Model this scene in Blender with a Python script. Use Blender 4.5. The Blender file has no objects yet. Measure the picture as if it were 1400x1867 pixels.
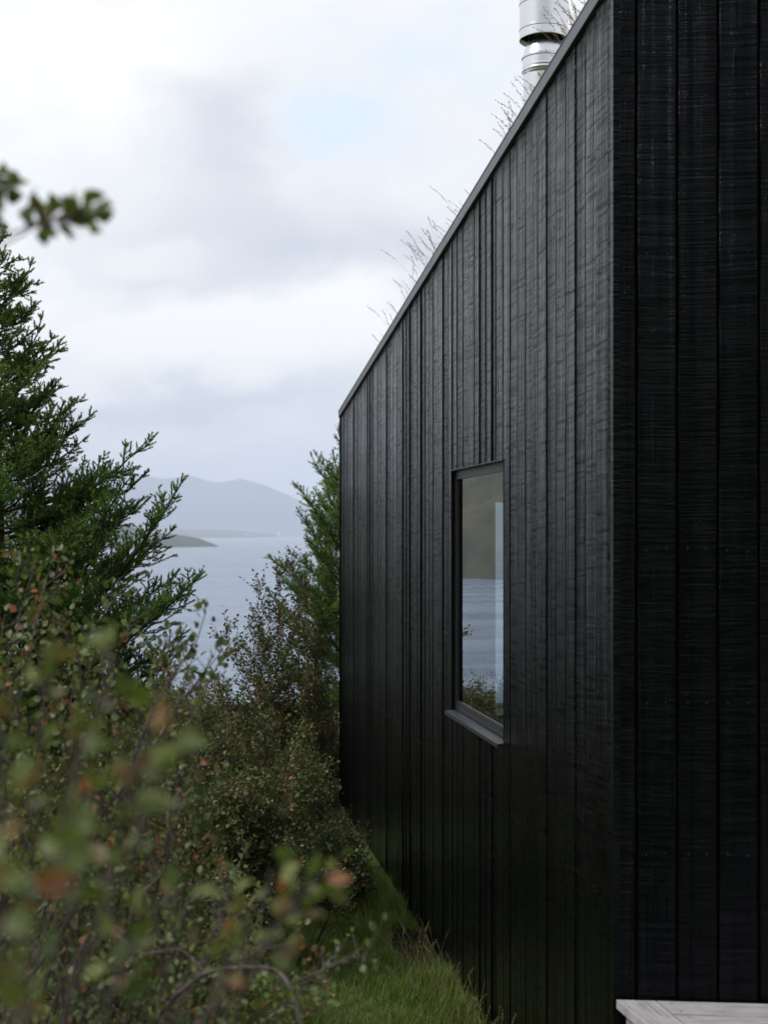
import bpy, math, random
import numpy as np
from mathutils import Vector

random.seed(7)
rng = np.random.default_rng(11)
S = bpy.context.scene
COL = S.collection

# ------------------------------------------------------------------ camera
F = 2650.0                      # focal length in photo pixels (photo 1400 x 1867)
def P(px, py, Y):               # a photo pixel at a real distance Y in metres -> a point in the world
    return np.array([(px - 700) / F * Y, Y, (970 - py) / F * Y])

cd = bpy.data.cameras.new('camera'); cam = bpy.data.objects.new('camera', cd); COL.objects.link(cam)
cam.location = (0, 0, 0); cam.rotation_euler = (math.radians(90), 0, 0)
cd.sensor_fit = 'HORIZONTAL'; cd.sensor_width = 36; cd.lens = 36 * F / 1400
cd.shift_y = 36.5 / 1400
cd.clip_start = 0.05; cd.clip_end = 60000
cd.dof.use_dof = True; cd.dof.focus_distance = 8.6; cd.dof.aperture_fstop = 5.2
S.camera = cam
S.render.resolution_x = 767; S.render.resolution_y = 1024
S.view_settings.view_transform = 'Standard'; S.view_settings.look = 'None'
S.view_settings.exposure = 0.42; S.view_settings.gamma = 1
S.cycles.use_denoising = True
S.cycles.max_bounces = 6; S.cycles.diffuse_bounces = 3; S.cycles.glossy_bounces = 3
S.cycles.transmission_bounces = 4; S.cycles.transparent_max_bounces = 8; S.cycles.volume_bounces = 2
S.cycles.sample_clamp_indirect = 4

# ------------------------------------------------------------------ node helpers
class NT:
    def __init__(s, tree): s.t = tree; s.n = tree.nodes; s.l = tree.links
    def new(s, typ, **kw):
        n = s.n.new(typ)
        for k, v in kw.items(): setattr(n, k, v)
        return n
    def set(s, sock, v):
        if isinstance(v, bpy.types.NodeSocket): s.l.new(v, sock)
        elif v is not None:
            if isinstance(v, (tuple, list)) and len(v) == 3 and sock.type == 'RGBA': v = (*v, 1)
            sock.default_value = v
    def m(s, op, a, b=None, c=None, clamp=False):
        n = s.n.new('ShaderNodeMath'); n.operation = op; n.use_clamp = clamp
        for i, v in enumerate((a, b, c)):
            if v is not None: s.set(n.inputs[i], v)
        return n.outputs[0]
    def mix(s, f, a, b, mode='MIX'):
        n = s.n.new('ShaderNodeMix'); n.data_type = 'RGBA'; n.blend_type = mode
        s.set(n.inputs[0], f); s.set(n.inputs[6], a); s.set(n.inputs[7], b)
        return n.outputs[2]
    def ramp(s, f, stops, interp='LINEAR'):
        n = s.n.new('ShaderNodeValToRGB'); cr = n.color_ramp; cr.interpolation = interp
        while len(cr.elements) < len(stops): cr.elements.new(0.5)
        for e, (p, c) in zip(cr.elements, stops):
            e.position = p; e.color = (*c, 1) if len(c) == 3 else c
        s.set(n.inputs[0], f); return n.outputs[0]
    def noise(s, vec, scale, detail=3, rough=.5, dist=0.0, dims='3D'):
        n = s.n.new('ShaderNodeTexNoise'); n.noise_dimensions = dims
        s.set(n.inputs['Vector'], vec); s.set(n.inputs['Scale'], scale)
        n.inputs['Detail'].default_value = detail; n.inputs['Roughness'].default_value = rough
        n.inputs['Distortion'].default_value = dist
        return n.outputs[0]
    def vmul(s, v, k):
        n = s.n.new('ShaderNodeVectorMath'); n.operation = 'MULTIPLY'
        s.set(n.inputs[0], v); n.inputs[1].default_value = k; return n.outputs[0]
    def attr(s, name):
        n = s.n.new('ShaderNodeAttribute'); n.attribute_name = name; return n

def material(name):
    m = bpy.data.materials.new(name); m.use_nodes = True
    nt = NT(m.node_tree); nt.n.clear()
    out = nt.new('ShaderNodeOutputMaterial')
    return m, nt, out
def principled(nt, out, base, rough=.5, spec=.5, metal=0.0, normal=None):
    b = nt.new('ShaderNodeBsdfPrincipled')
    nt.set(b.inputs['Base Color'], base); nt.set(b.inputs['Roughness'], rough)
    nt.set(b.inputs['Specular IOR Level'], spec); nt.set(b.inputs['Metallic'], metal)
    if normal is not None: nt.set(b.inputs['Normal'], normal)
    if out is not None: nt.l.new(b.outputs[0], out.inputs[0])
    return b
def bump(nt, h, strength=1.0, dist=.01, normal=None):
    n = nt.new('ShaderNodeBump'); n.inputs['Strength'].default_value = strength
    n.inputs['Distance'].default_value = dist; nt.set(n.inputs['Height'], h)
    if normal is not None: nt.set(n.inputs['Normal'], normal)
    return n.outputs[0]

# ------------------------------------------------------------------ world: overcast sky with a few thin openings
SUN_EL, SUN_AZ = math.radians(50), math.radians(-108)     # azimuth from +Y, to the left
W = bpy.data.worlds.new('World'); S.world = W; W.use_nodes = True
w = NT(W.node_tree); w.n.clear()
wo = w.new('ShaderNodeOutputWorld'); bg = w.new('ShaderNodeBackground'); bg.inputs[1].default_value = 0.1
w.l.new(bg.outputs[0], wo.inputs[0])
sky = w.new('ShaderNodeTexSky'); sky.sky_type = 'NISHITA'; sky.sun_disc = False
sky.sun_elevation = SUN_EL; sky.sun_rotation = SUN_AZ
tc = w.new('ShaderNodeTexCoord')
sp = w.new('ShaderNodeSeparateXYZ'); w.l.new(tc.outputs['Generated'], sp.inputs[0])
dx, dy, dz = sp.outputs
az = w.m('ARCTAN2', dx, dy); el = w.m('ARCSINE', dz)
wv = w.new('ShaderNodeCombineXYZ'); w.l.new(dx, wv.inputs[0]); w.l.new(dy, wv.inputs[1])
w.l.new(w.m('MULTIPLY', dz, 1.7), wv.inputs[2]); V = wv.outputs[0]
n1 = w.m('SUBTRACT', w.noise(V, 7.0, 5, .55), .5)
n2 = w.m('SUBTRACT', w.noise(w.vmul(V, (1, -1, 1)), 9.0, 5, .55), .5)
n3 = w.m('SUBTRACT', w.noise(V, 15.0, 4, .5), .5)
n4 = w.m('SUBTRACT', w.noise(V, 2.6, 3, .5), .5)
azw = w.m('ADD', az, w.m('MULTIPLY', w.m('ADD', n1, w.m('MULTIPLY', n3, .35)), .19)); elw = w.m('ADD', el, w.m('MULTIPLY', w.m('ADD', n2, w.m('MULTIPLY', n3, -.35)), .10))
def blob(px, py, sx, sy, amp):
    a0, e0 = math.atan((px - 700) / F), math.atan((970 - py) / F)
    a = w.m('POWER', w.m('DIVIDE', w.m('ABSOLUTE', w.m('SUBTRACT', azw, a0)), sx / F), 2.4)
    e = w.m('POWER', w.m('DIVIDE', w.m('ABSOLUTE', w.m('SUBTRACT', elw, e0)), sy / F), 2.4)
    return w.m('MULTIPLY', w.m('EXPONENT', w.m('MULTIPLY', w.m('ADD', a, e), -1)), amp)
B = w.m('ADD', w.m('MULTIPLY', n1, .30), .71)
B = w.m('ADD', B, w.m('MULTIPLY', n3, .30))
B = w.m('ADD', B, w.m('MULTIPLY', n4, .35))
for args in [(350, 235, 150, 100, -.36), (440, 430, 310, 90, -.28), (660, 470, 170, 60, -.20),
             (470, 600, 560, 95, .42), (90, 170, 210, 170, .30), (300, 60, 220, 60, .12), (240, 520, 70, 50, -.14),
             (330, 722, 300, 30, -.30), (500, 800, 260, 20, .10), (240, 445, 130, 26, .22), (20, 240, 60, 40, -.12), (700, 300, 90, 50, -.06)]:
    B = w.m('ADD', B, blob(*args))
elp = w.m('MAXIMUM', el, 0.0)
B = w.m('SUBTRACT', B, w.m('MULTIPLY', w.m('EXPONENT', w.m('MULTIPLY', elp, -13.0)), .62))
cloud = w.ramp(B, [(0.0, (.42, .455, .54)), (.33, (.585, .605, .665)), (.60, (.74, .745, .77)), (.92, (.91, .895, .87))])
up = w.m('SUBTRACT', 1.0, w.m('MULTIPLY', w.m('MAXIMUM', dz, 0), .18))
blue = w.m('ADD', blob(800, 110, 260, 170, .75), blob(640, 205, 110, 45, .8))
blue = w.m('ADD', blue, blob(-1300, 250, 1100, 500, .55))
blue = w.m('ADD', blue, w.m('MULTIPLY', w.m('MULTIPLY', dy, -1.6, clamp=True), .8))
blue = w.m('MULTIPLY', blue, w.m('ADD', w.m('MULTIPLY', n3, 3.2), .55), clamp=True)
skyc = w.mix(1.0, sky.outputs[0], (2.2, 2.0, 1.75), 'MULTIPLY')
cl10 = w.mix(1.0, cloud, (10, 10, 10), 'MULTIPLY')
thin = w.mix(.45, (7.0, 8.4, 9.8), skyc)
fin = w.mix(w.m('MULTIPLY', blue, .62), cl10, thin)
upn = w.new('ShaderNodeCombineXYZ')
for i in range(3): w.l.new(up, upn.inputs[i])
fin = w.mix(1.0, fin, upn.outputs[0], 'MULTIPLY')
w.l.new(fin, bg.inputs[0])
# ------------------------------------------------------------------ sun behind the clouds
sd = bpy.data.lights.new('sun', 'SUN'); sd.energy = 2.0; sd.angle = math.radians(10); sd.color = (1, .96, .9)
so = bpy.data.objects.new('sun', sd); COL.objects.link(so)
sdir = Vector((math.sin(SUN_AZ) * math.cos(SUN_EL), math.cos(SUN_AZ) * math.cos(SUN_EL), math.sin(SUN_EL)))
so.rotation_euler = sdir.to_track_quat('Z', 'Y').to_euler()

# ------------------------------------------------------------------ object helpers
def tag(o, label=None, cat=None, group=None, kind=None):
    for k, v in (('label', label), ('category', cat), ('group', group), ('kind', kind)):
        if v: o[k] = v
    return o
def thing(name, label, cat, loc=(0, 0, 0), group=None):
    o = bpy.data.objects.new(name, None); COL.objects.link(o); o.location = loc
    o.empty_display_size = .1
    return tag(o, label, cat, group)
def link(me, name, mat, parent):
    o = bpy.data.objects.new(name, me); COL.objects.link(o)
    if mat: 
        for mm in (mat if isinstance(mat, (list, tuple)) else [mat]): me.materials.append(mm)
    if parent is not None:
        o.parent = parent
        root = parent
        off = Vector((0, 0, 0))
        while root is not None: off += root.location; root = root.parent
        o.location = -off
    return o
def mesh_np(name, v, f, mat, parent=None, tint=None, smooth=False, uv=None):
    v = np.ascontiguousarray(v, dtype=np.float32); f = np.ascontiguousarray(f, dtype=np.int32)
    me = bpy.data.meshes.new(name); k = f.shape[1]
    me.vertices.add(len(v)); me.vertices.foreach_set('co', v.ravel())
    me.loops.add(f.size); me.loops.foreach_set('vertex_index', f.ravel())
    me.polygons.add(len(f)); me.polygons.foreach_set('loop_start', np.arange(0, f.size, k, dtype=np.int32))
    me.update(calc_edges=True)
    if tint is not None:
        a = me.attributes.new('tint', 'FLOAT', 'POINT'); a.data.foreach_set('value', np.ascontiguousarray(tint, dtype=np.float32))
    if smooth: me.polygons.foreach_set('use_smooth', np.ones(len(f), dtype=bool))
    return link(me, name, mat, parent)
class MB:                                                  # polygons gathered into ONE mesh
    def __init__(s): s.v = []; s.f = []; s.uv = []; s.t = []; s.mi = []
    def add(s, vs, fs, uvs=None, t=0.0, mi=0):
        b = len(s.v); s.v += [tuple(map(float, p)) for p in vs]; s.f += [tuple(b + i for i in q) for q in fs]
        s.uv += list(uvs) if uvs is not None else [(0, 0)] * len(vs); s.t += [t] * len(vs); s.mi += [mi] * len(fs)
    def hexa(s, c, t=0.0, uvs=None, mi=0):                 # 8 corners: bottom 4 (ccw), top 4
        s.add(c, [(3, 2, 1, 0), (4, 5, 6, 7), (0, 1, 5, 4), (1, 2, 6, 5), (2, 3, 7, 6), (3, 0, 4, 7)], uvs, t, mi)
    def build(s, name, mat, parent=None, smooth=False):
        me = bpy.data.meshes.new(name); me.from_pydata(s.v, [], s.f); me.update()
        ul = me.uv_layers.new(name='uv')
        vi = np.zeros(len(me.loops), dtype=np.int32); me.loops.foreach_get('vertex_index', vi)
        ul.data.foreach_set('uv', np.array(s.uv, dtype=np.float32)[vi].ravel())
        a = me.attributes.new('tint', 'FLOAT', 'POINT'); a.data.foreach_set('value', np.array(s.t, dtype=np.float32))
        me.polygons.foreach_set('material_index', np.array(s.mi, dtype=np.int32))
        if smooth: me.polygons.foreach_set('use_smooth', np.ones(len(me.polygons), dtype=bool))
        return link(me, name, mat, parent)
def nrm(a): return a / np.maximum(np.linalg.norm(a, axis=-1, keepdims=True), 1e-9)
def tubes(lines, sides=5):
    """lines: list of (pts (K,3), radii (K,)) with any K -> verts, quads"""
    Vs, Fs, b = [], [], 0
    byK = {}
    for p, r in lines: byK.setdefault(len(p), []).append((p, r))
    ang = np.arange(sides) * 2 * np.pi / sides
    for K, ls in byK.items():
        p = np.array([l[0] for l in ls]); r = np.array([l[1] for l in ls]); n = len(ls)
        T = np.gradient(p, axis=1); T = nrm(T)
        ref = np.where(np.abs(T[:, :1, 2:3]) > .8, np.array([[[1., 0, 0]]]), np.array([[[0, 0, 1.]]]))
        N = nrm(np.cross(T, np.broadcast_to(ref, T.shape))); Bn = np.cross(T, N)
        ring = N[:, :, None] * np.cos(ang)[None, None, :, None] + Bn[:, :, None] * np.sin(ang)[None, None, :, None]
        v = p[:, :, None] + ring * r[:, :, None, None]
        idx = np.arange(n * K * sides).reshape(n, K, sides) + b
        a = idx[:, :-1]; c = idx[:, 1:]
        f = np.stack([a, np.roll(a, -1, 2), np.roll(c, -1, 2), c], -1).reshape(-1, 4)
        Vs.append(v.reshape(-1, 3)); Fs.append(f); b += n * K * sides
    return np.concatenate(Vs), np.concatenate(Fs)
def wobble(x, y, s=1.0, seed=0.0):
    x = x / s + seed * 1.7; y = y / s + seed * 3.1
    return (np.sin(x * 1.3 + .7 * np.sin(y * .9)) + np.sin(y * 1.7 + 1.1 * np.sin(x * 1.1 + 2)) * .8
            + .5 * np.sin(x * 3.1 + y * 2.3 + 1.3) + .3 * np.sin(x * 5.3 - y * 6.1) + .17 * np.sin(x * 11.9 + y * 9.7)) / 2.4

# ------------------------------------------------------------------ materials
def wood(name, freq, ca, cb, lv):
    m, nt, out = material(name)
    uvn = nt.new('ShaderNodeUVMap'); uvn.uv_map = 'uv'; uv = uvn.outputs[0]
    ta = nt.attr('tint').outputs['Fac']
    sw = nt.noise(nt.vmul(uv, (2.6, freq, 1)), 1.0, 3, .65, dims='2D')
    sw2 = nt.noise(nt.vmul(uv, (5, 330, 1)), 1.0, 2, .6, dims='2D')
    gr = nt.noise(nt.vmul(uv, (75, .9, 1)), 1.0, 3, .6, .5, dims='2D')
    bl = nt.noise(nt.vmul(uv, (5, 1.3, 1)), 1.0, 3, .6, dims='2D')
    gr2 = nt.noise(nt.vmul(uv, (21, .35, 1)), 1.0, 4, .7, .4, dims='2D')
    h = nt.m('ADD', nt.m('ADD', nt.m('MULTIPLY', sw, 1.1), nt.m('MULTIPLY', sw2, .4)), nt.m('ADD', nt.m('MULTIPLY', gr, .7), nt.m('MULTIPLY', gr2, 6.5)))
    colr = nt.mix(nt.m('MULTIPLY', nt.m('ADD', ta, bl), .5), (.0008, .0009, .0012), (.0024, .0027, .0036))
    wear = nt.m('GREATER_THAN', nt.noise(nt.vmul(uv, (60, 34, 1)), 1.0, 2, .7, dims='2D'), .765)
    colr = nt.mix(nt.m('MULTIPLY', wear, .025), colr, (.30, .28, .26))
    colr = nt.mix(nt.m('MULTIPLY', nt.m('SUBTRACT', sw, .5), 1.4, clamp=True), colr, (.004, .0045, .0055))
    rr = nt.m('ADD', nt.m('MULTIPLY', gr2, .24), nt.m('MULTIPLY', nt.m('ADD', bl, sw), .07))
    cav = nt.m('MULTIPLY', nt.m('SUBTRACT', nt.m('ADD', nt.m('MULTIPLY', sw, .75), nt.m('MULTIPLY', sw2, .25)), .36), 3.6, clamp=True)  # occlusion of the saw grooves, put into the specular level
    stk = nt.m('MULTIPLY', nt.m('SUBTRACT', nt.m('ADD', nt.m('MULTIPLY', gr2, .6), nt.m('MULTIPLY', gr, .4)), .33), 3.0, clamp=True)
    lvl = nt.m('MULTIPLY', nt.m('ADD', nt.m('MULTIPLY', cav, ca), cb), nt.m('ADD', nt.m('MULTIPLY', stk, .8), .45))
    lvl = nt.m('MULTIPLY', lvl, nt.m('ADD', .8, nt.m('MULTIPLY', ta, .4)))
    pb = principled(nt, out, colr, rr, nt.m('MULTIPLY', lvl, lv), 0, bump(nt, h, 1.0, .0021)); pb.inputs['Specular Tint'].default_value = (.86, .89, 1, 1)
    return m
m_wood = wood('black_rough_sawn_boards', 100, .55, .40, .29)
m_wood_side = wood('black_rough_sawn_narrow_boards', 64, 1.30, .10, .30)

m_nail, nt, out = material('dark_nail_heads'); principled(nt, out, (.03, .03, .034), .5, .4, .4)
m_backing, nt, out = material('black_backing'); principled(nt, out, (.004, .004, .004), .9, .1)
m_flash, nt, out = material('grey_painted_flashing')
g = nt.new('ShaderNodeNewGeometry')
principled(nt, out, (.085, .095, .115), nt.m('ADD', .36, nt.m('MULTIPLY', nt.noise(g.outputs['Position'], 6, 3), .15)), .5)
m_frame, nt, out = material('dark_grey_window_metal'); principled(nt, out, (.018, .019, .022), .38, .45)
m_sill, nt, out = material('dark_grey_sill'); principled(nt, out, (.022, .024, .030), .42, .5)
m_glass, nt, out = material('window_glass')
fr = nt.new('ShaderNodeFresnel'); fr.inputs[0].default_value = 5.0
gl = nt.new('ShaderNodeBsdfGlossy'); gl.inputs['Roughness'].default_value = 0.0; gl.inputs['Color'].default_value = (.98, .99, 1, 1)
g = nt.new('ShaderNodeNewGeometry')
nt.set(gl.inputs['Normal'], bump(nt, nt.noise(g.outputs['Position'], 3.0, 1), .05, .01))
tr = nt.new('ShaderNodeBsdfTransparent'); tr.inputs[0].default_value = (.56, .66, .68, 1)
mx = nt.new('ShaderNodeMixShader'); nt.l.new(nt.m('MULTIPLY', fr.outputs[0], 1.4, clamp=True), mx.inputs[0]); nt.l.new(tr.outputs[0], mx.inputs[1]); nt.l.new(gl.outputs[0], mx.inputs[2])
nt.l.new(mx.outputs[0], out.inputs[0])
m_inner, nt, out = material('dark_stained_interior'); principled(nt, out, (.03, .028, .025), .7, .2)
m_steel, nt, out = material('stainless_steel_flue')
g = nt.new('ShaderNodeNewGeometry')
sn = nt.noise(nt.vmul(g.outputs['Position'], (30, 30, 2)), 1.0, 3)
principled(nt, out, (.74, .75, .77), nt.m('ADD', .17, nt.m('MULTIPLY', sn, .16)), .5, 1.0, bump(nt, nt.noise(nt.vmul(g.outputs['Position'], (9, 9, 3)), 1.0, 2), .25, .01))
m_flue_dark, nt, out = material('dark_flue_inside'); principled(nt, out, (.03, .028, .026), .8, .2)  # one flat dark colour for the inside of the cowl

m_deck, nt, out = material('weathered_grey_boards')
uvn = nt.new('ShaderNodeUVMap'); uvn.uv_map = 'uv'; uv = uvn.outputs[0]
gr = nt.noise(nt.vmul(uv, (3, 110, 1)), 1.0, 5, .65, .4, dims='2D')
kn = nt.noise(nt.vmul(uv, (9, 16, 1)), 1.0, 3, .6, dims='2D')
c = nt.ramp(nt.m('ADD', nt.m('MULTIPLY', gr, .7), nt.m('MULTIPLY', kn, .3)), [(.3, (.15, .145, .145)), (.5, (.33, .32, .33)), (.7, (.47, .46, .47))])
principled(nt, out, c, .75, .25, 0, bump(nt, gr, .5, .002))

m_bark, nt, out = material('birch_bark')
g = nt.new('ShaderNodeNewGeometry')
principled(nt, out, nt.ramp(nt.noise(g.outputs['Position'], 60, 3), [(.3, (.028, .019, .017)), (.7, (.12, .09, .085))]), .65, .35)
m_sbark, nt, out = material('spruce_bark')
g = nt.new('ShaderNodeNewGeometry')
principled(nt, out, nt.ramp(nt.noise(g.outputs['Position'], 50, 3), [(.3, (.018, .014, .012)), (.7, (.085, .065, .055))]), .8, .2)

def leafmat(name, stops, under, transl=.3, rough=.42, spec=.45):
    m, nt, out = material(name)
    t = nt.attr('tint').outputs['Fac']
    g = nt.new('ShaderNodeNewGeometry')
    c = nt.ramp(t, [(p, tuple(q * 1.12 for q in col)) for p, col in stops])
    c = nt.mix(nt.m('MULTIPLY', nt.noise(g.outputs['Position'], 160, 2), .5), c, nt.mix(1.0, c, (.55, .5, .5), 'MULTIPLY'))
    if under is not None: c = nt.mix(nt.m('MULTIPLY', g.outputs['Backfacing'], .45), c, under)
    b = principled(nt, None, c, rough, spec)
    tl = nt.new('ShaderNodeBsdfTranslucent')
    nt.set(tl.inputs[0], nt.mix(1.0, c, (1.5, 1.6, .7), 'MULTIPLY'))
    mx = nt.new('ShaderNodeMixShader'); mx.inputs[0].default_value = transl
    nt.l.new(b.outputs[0], mx.inputs[1]); nt.l.new(tl.outputs[0], mx.inputs[2]); nt.l.new(mx.outputs[0], out.inputs[0])
    return m
m_leaf = leafmat('birch_leaves', [(0, (.034, .058, .018)), (.35, (.080, .112, .028)), (.6, (.145, .175, .040)),
                                  (.74, (.12, .12, .045)), (.82, (.17, .085, .045)), (1, (.30, .105, .045))], (.12, .15, .075), .22, .44, .36)
m_leaf_far = leafmat('birch_leaves_reddish', [(0, (.032, .048, .014)), (.35, (.075, .094, .024)), (.6, (.135, .145, .036)),
                                  (.75, (.12, .10, .042)), (.88, (.14, .075, .042)), (1, (.17, .075, .045))], (.09, .10, .05), .22, .44, .36)
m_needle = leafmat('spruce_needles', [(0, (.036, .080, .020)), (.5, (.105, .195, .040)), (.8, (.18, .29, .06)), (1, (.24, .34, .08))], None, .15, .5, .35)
m_needle2 = leafmat('spruce_needles_fresh', [(0, (.036, .080, .022)), (.5, (.10, .185, .042)), (.8, (.17, .27, .06)), (1, (.22, .32, .08))], None, .2, .5, .35)
m_grass = leafmat('grass_blades', [(0, (.045, .090, .016)), (.5, (.12, .19, .030)), (.8, (.14, .18, .035)), (.93, (.22, .21, .07)), (1, (.30, .25, .12))], None, .35, .45, .3)
m_dry = leafmat('dry_grass_stems', [(0, (.30, .25, .14)), (.3, (.32, .24, .15)), (.6, (.24, .14, .10)), (1, (.18, .085, .065))], None, .3, .6, .2)

m_ground, nt, out = material('grassy_ground')
g = nt.new('ShaderNodeNewGeometry'); pos = g.outputs['Position']
c = nt.ramp(nt.noise(pos, 3.0, 6, .65), [(.3, (.030, .042, .014)), (.5, (.052, .085, .020)), (.7, (.085, .105, .030))])
c2 = nt.ramp(nt.noise(pos, .05, 6, .6), [(.35, (.045, .050, .025)), (.6, (.07, .085, .03))])
far = nt.m('MULTIPLY', nt.m('SUBTRACT', nt.new('ShaderNodeSeparateXYZ').outputs[1], 0.0), 1.0)
principled(nt, out, nt.mix(.35, c, c2), .85, .15, 0, bump(nt, nt.noise(pos, 9, 5), .7, .05))
m_soil, nt, out = material('dark_soil')
g = nt.new('ShaderNodeNewGeometry'); pos = g.outputs['Position']
principled(nt, out, nt.ramp(nt.noise(pos, 30, 5), [(.3, (.006, .005, .004)), (.7, (.022, .017, .013))]), .95, .1, 0, bump(nt, nt.noise(pos, 40, 5), 1, .02))
m_hill, nt, out = material('moorland_hillside')
g = nt.new('ShaderNodeNewGeometry'); pos = g.outputs['Position']
hp = nt.vmul(pos, (1, 1, 3.5))
c = nt.ramp(nt.noise(hp, .006, 7, .65, .6), [(.32, (.06, .05, .036)), (.48, (.10, .10, .05)), (.62, (.19, .17, .085)), (.75, (.12, .09, .07))])
sx = nt.new('ShaderNodeSeparateXYZ'); nt.l.new(pos, sx.inputs[0])
scrub = nt.m('MULTIPLY', nt.m('SUBTRACT', nt.m('ADD', sx.outputs[1], nt.m('MULTIPLY', nt.noise(pos, .004, 4), 500)), 1900), .002, clamp=True)
c = nt.mix(scrub, c, nt.ramp(nt.noise(pos, .03, 5), [(.35, (.020, .030, .020)), (.65, (.050, .062, .036))]))
principled(nt, out, c, .9, .1, 0, bump(nt, nt.noise(pos, .02, 5), .6, 12))
m_mount, nt, out = material('haze_blue_mountain_rock')
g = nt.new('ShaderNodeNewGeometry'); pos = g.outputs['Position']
principled(nt, out, nt.ramp(nt.noise(pos, .0012, 7, .6), [(.35, (.025, .045, .10)), (.65, (.07, .10, .17))]), .9, .1, 0, bump(nt, nt.noise(pos, .004, 6), .6, 60))  # blue of distance haze is painted into the rock colour
m_water, nt, out = material('lake_water')
g = nt.new('ShaderNodeNewGeometry'); pos = g.outputs['Position']
r1 = nt.noise(nt.vmul(pos, (.35, 1.0, 1)), .55, 4, .6)
r2 = nt.noise(nt.vmul(pos, (.12, 1.0, 1)), .030, 5, .6)
r3 = nt.noise(nt.vmul(pos, (.25, 1.0, 1)), .12, 4, .6)
wcol = nt.mix(nt.ramp(r2, [(.38, (0, 0, 0)), (.62, (1, 1, 1))]), (.040, .085, .175), (.13, .19, .275))
principled(nt, out, wcol, nt.m('ADD', .10, nt.m('MULTIPLY', r2, .38)), .5, 0,
           bump(nt, nt.m('ADD', nt.m('MULTIPLY', r1, .8), nt.m('MULTIPLY', r3, .9)), .9, .75))
m_gravel, nt, out = material('pale_gravel')
g = nt.new('ShaderNodeNewGeometry'); pos = g.outputs['Position']
principled(nt, out, nt.ramp(nt.noise(pos, 12, 4), [(.3, (.42, .42, .42)), (.7, (.66, .66, .68))]), .9, .2)
m_stone, nt, out = material('dark_stone_wall')
g = nt.new('ShaderNodeNewGeometry'); pos = g.outputs['Position']
principled(nt, out, nt.ramp(nt.noise(pos, 3, 4), [(.3, (.03, .03, .034)), (.7, (.075, .075, .08))]), .9, .2, 0, bump(nt, nt.noise(pos, 4, 4), .8, .05))
m_white, nt, out = material('white_house_walls'); principled(nt, out, (.8, .8, .8), .6, .3)
m_roofgrey, nt, out = material('pale_metal_roof'); principled(nt, out, (.45, .46, .48), .5, .4)
m_foliage_far, nt, out = material('far_shore_scrub')
g = nt.new('ShaderNodeNewGeometry'); pos = g.outputs['Position']
principled(nt, out, nt.ramp(nt.noise(pos, .02, 6), [(.35, (.03, .045, .025)), (.65, (.075, .09, .04))]), .9, .1)

# ------------------------------------------------------------------ terrain, lake, hills
def gh(x, y):
    x = np.asarray(x, float); y = np.asarray(y, float)
    z = np.interp(y, [-500, -120, -25, -8, 3.4, 6.3, 13, 30, 60, 110, 160, 900], [120, 44, 9, 1.5, -1.62, -2.37, -2.45, -4.6, -7.2, -17, -32, -60])
    amp = np.clip(np.abs(y - 8) / 60, 0, 1)
    left = np.clip((-x - 1.0) / 3, 0, 1) * np.clip((12 - y) / 6, 0, 1) * .25
    return z + left + wobble(x, y, .9) * .018 + wobble(x, y, 12, 2) * .25 * amp + wobble(x, y, 90, 4) * 4 * np.clip((-y - 20) / 100, 0, 1)
def axis(lim, n, k): 
    t = np.linspace(-1, 1, n); return lim * np.sinh(t * k) / np.sinh(k)
gx = axis(900, 241, 7.5); gy = np.unique(np.concatenate([8 + axis(700, 281, 7.5)]))
X, Y = np.meshgrid(gx, gy); Z = gh(X, Y)
def grid_faces(r, c):
    i = np.arange(r * c).reshape(r, c)
    return np.stack([i[:-1, :-1], i[:-1, 1:], i[1:, 1:], i[1:, :-1]], -1).reshape(-1, 4)
o = mesh_np('ground', np.stack([X, Y, Z], -1).reshape(-1, 3), grid_faces(*X.shape), m_ground, smooth=True); tag(o, kind='structure')
HW = -30.0
o = mesh_np('lake', [(-13000, 90, HW), (13000, 90, HW), (13000, 13000, HW), (-13000, 13000, HW)], [(0, 1, 2, 3)], m_water); tag(o, kind='structure')

def az_of(px): return math.degrees(math.atan((px - 700) / F))
# headland on the left: crest height given as elevation (px above the horizon) by azimuth
azs = np.linspace(-62, az_of(407), 260); ss = np.linspace(0, 1, 60)
A, SS = np.meshgrid(azs, ss)
rs = np.interp(A, [-62, -40, -25, -20, -15, -10.5, -8, az_of(407)], [600, 700, 820, 940, 1700, 2550, 2850, 2990])
elp_ = np.interp(A, [-62, -40, -24, -19, -16.3, -14, -10, az_of(265), az_of(330), az_of(365), az_of(407)], [430, 430, 390, 250, 105, 55, 15, 2, -5, -12, -29])
depth = np.interp(A, [-62, -20, -10, az_of(407)], [1500, 1400, 700, 60])
R = rs + depth * SS
crest = elp_ / F * (rs + depth * .6)
prof = np.interp(SS, [0, .02, .15, .6, 1], [0, .05, .35, 1, .7])
Zh = (HW - 1) + (crest - HW + 1) * prof
Zh += (wobble(R * np.sin(np.radians(A)), R * np.cos(np.radians(A)), 160, 1) * 9 + wobble(R * np.sin(np.radians(A)), R * np.cos(np.radians(A)), 40, 3) * 2.2) * np.clip(prof * 1.5, 0, 1) * np.clip((-7.2 - A) / 6, 0.05, 1)
o = mesh_np('headland_hill', np.stack([R * np.sin(np.radians(A)), R * np.cos(np.radians(A)), Zh], -1).reshape(-1, 3), grid_faces(*A.shape), m_hill, smooth=True)
tag(o, kind='structure')
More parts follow.
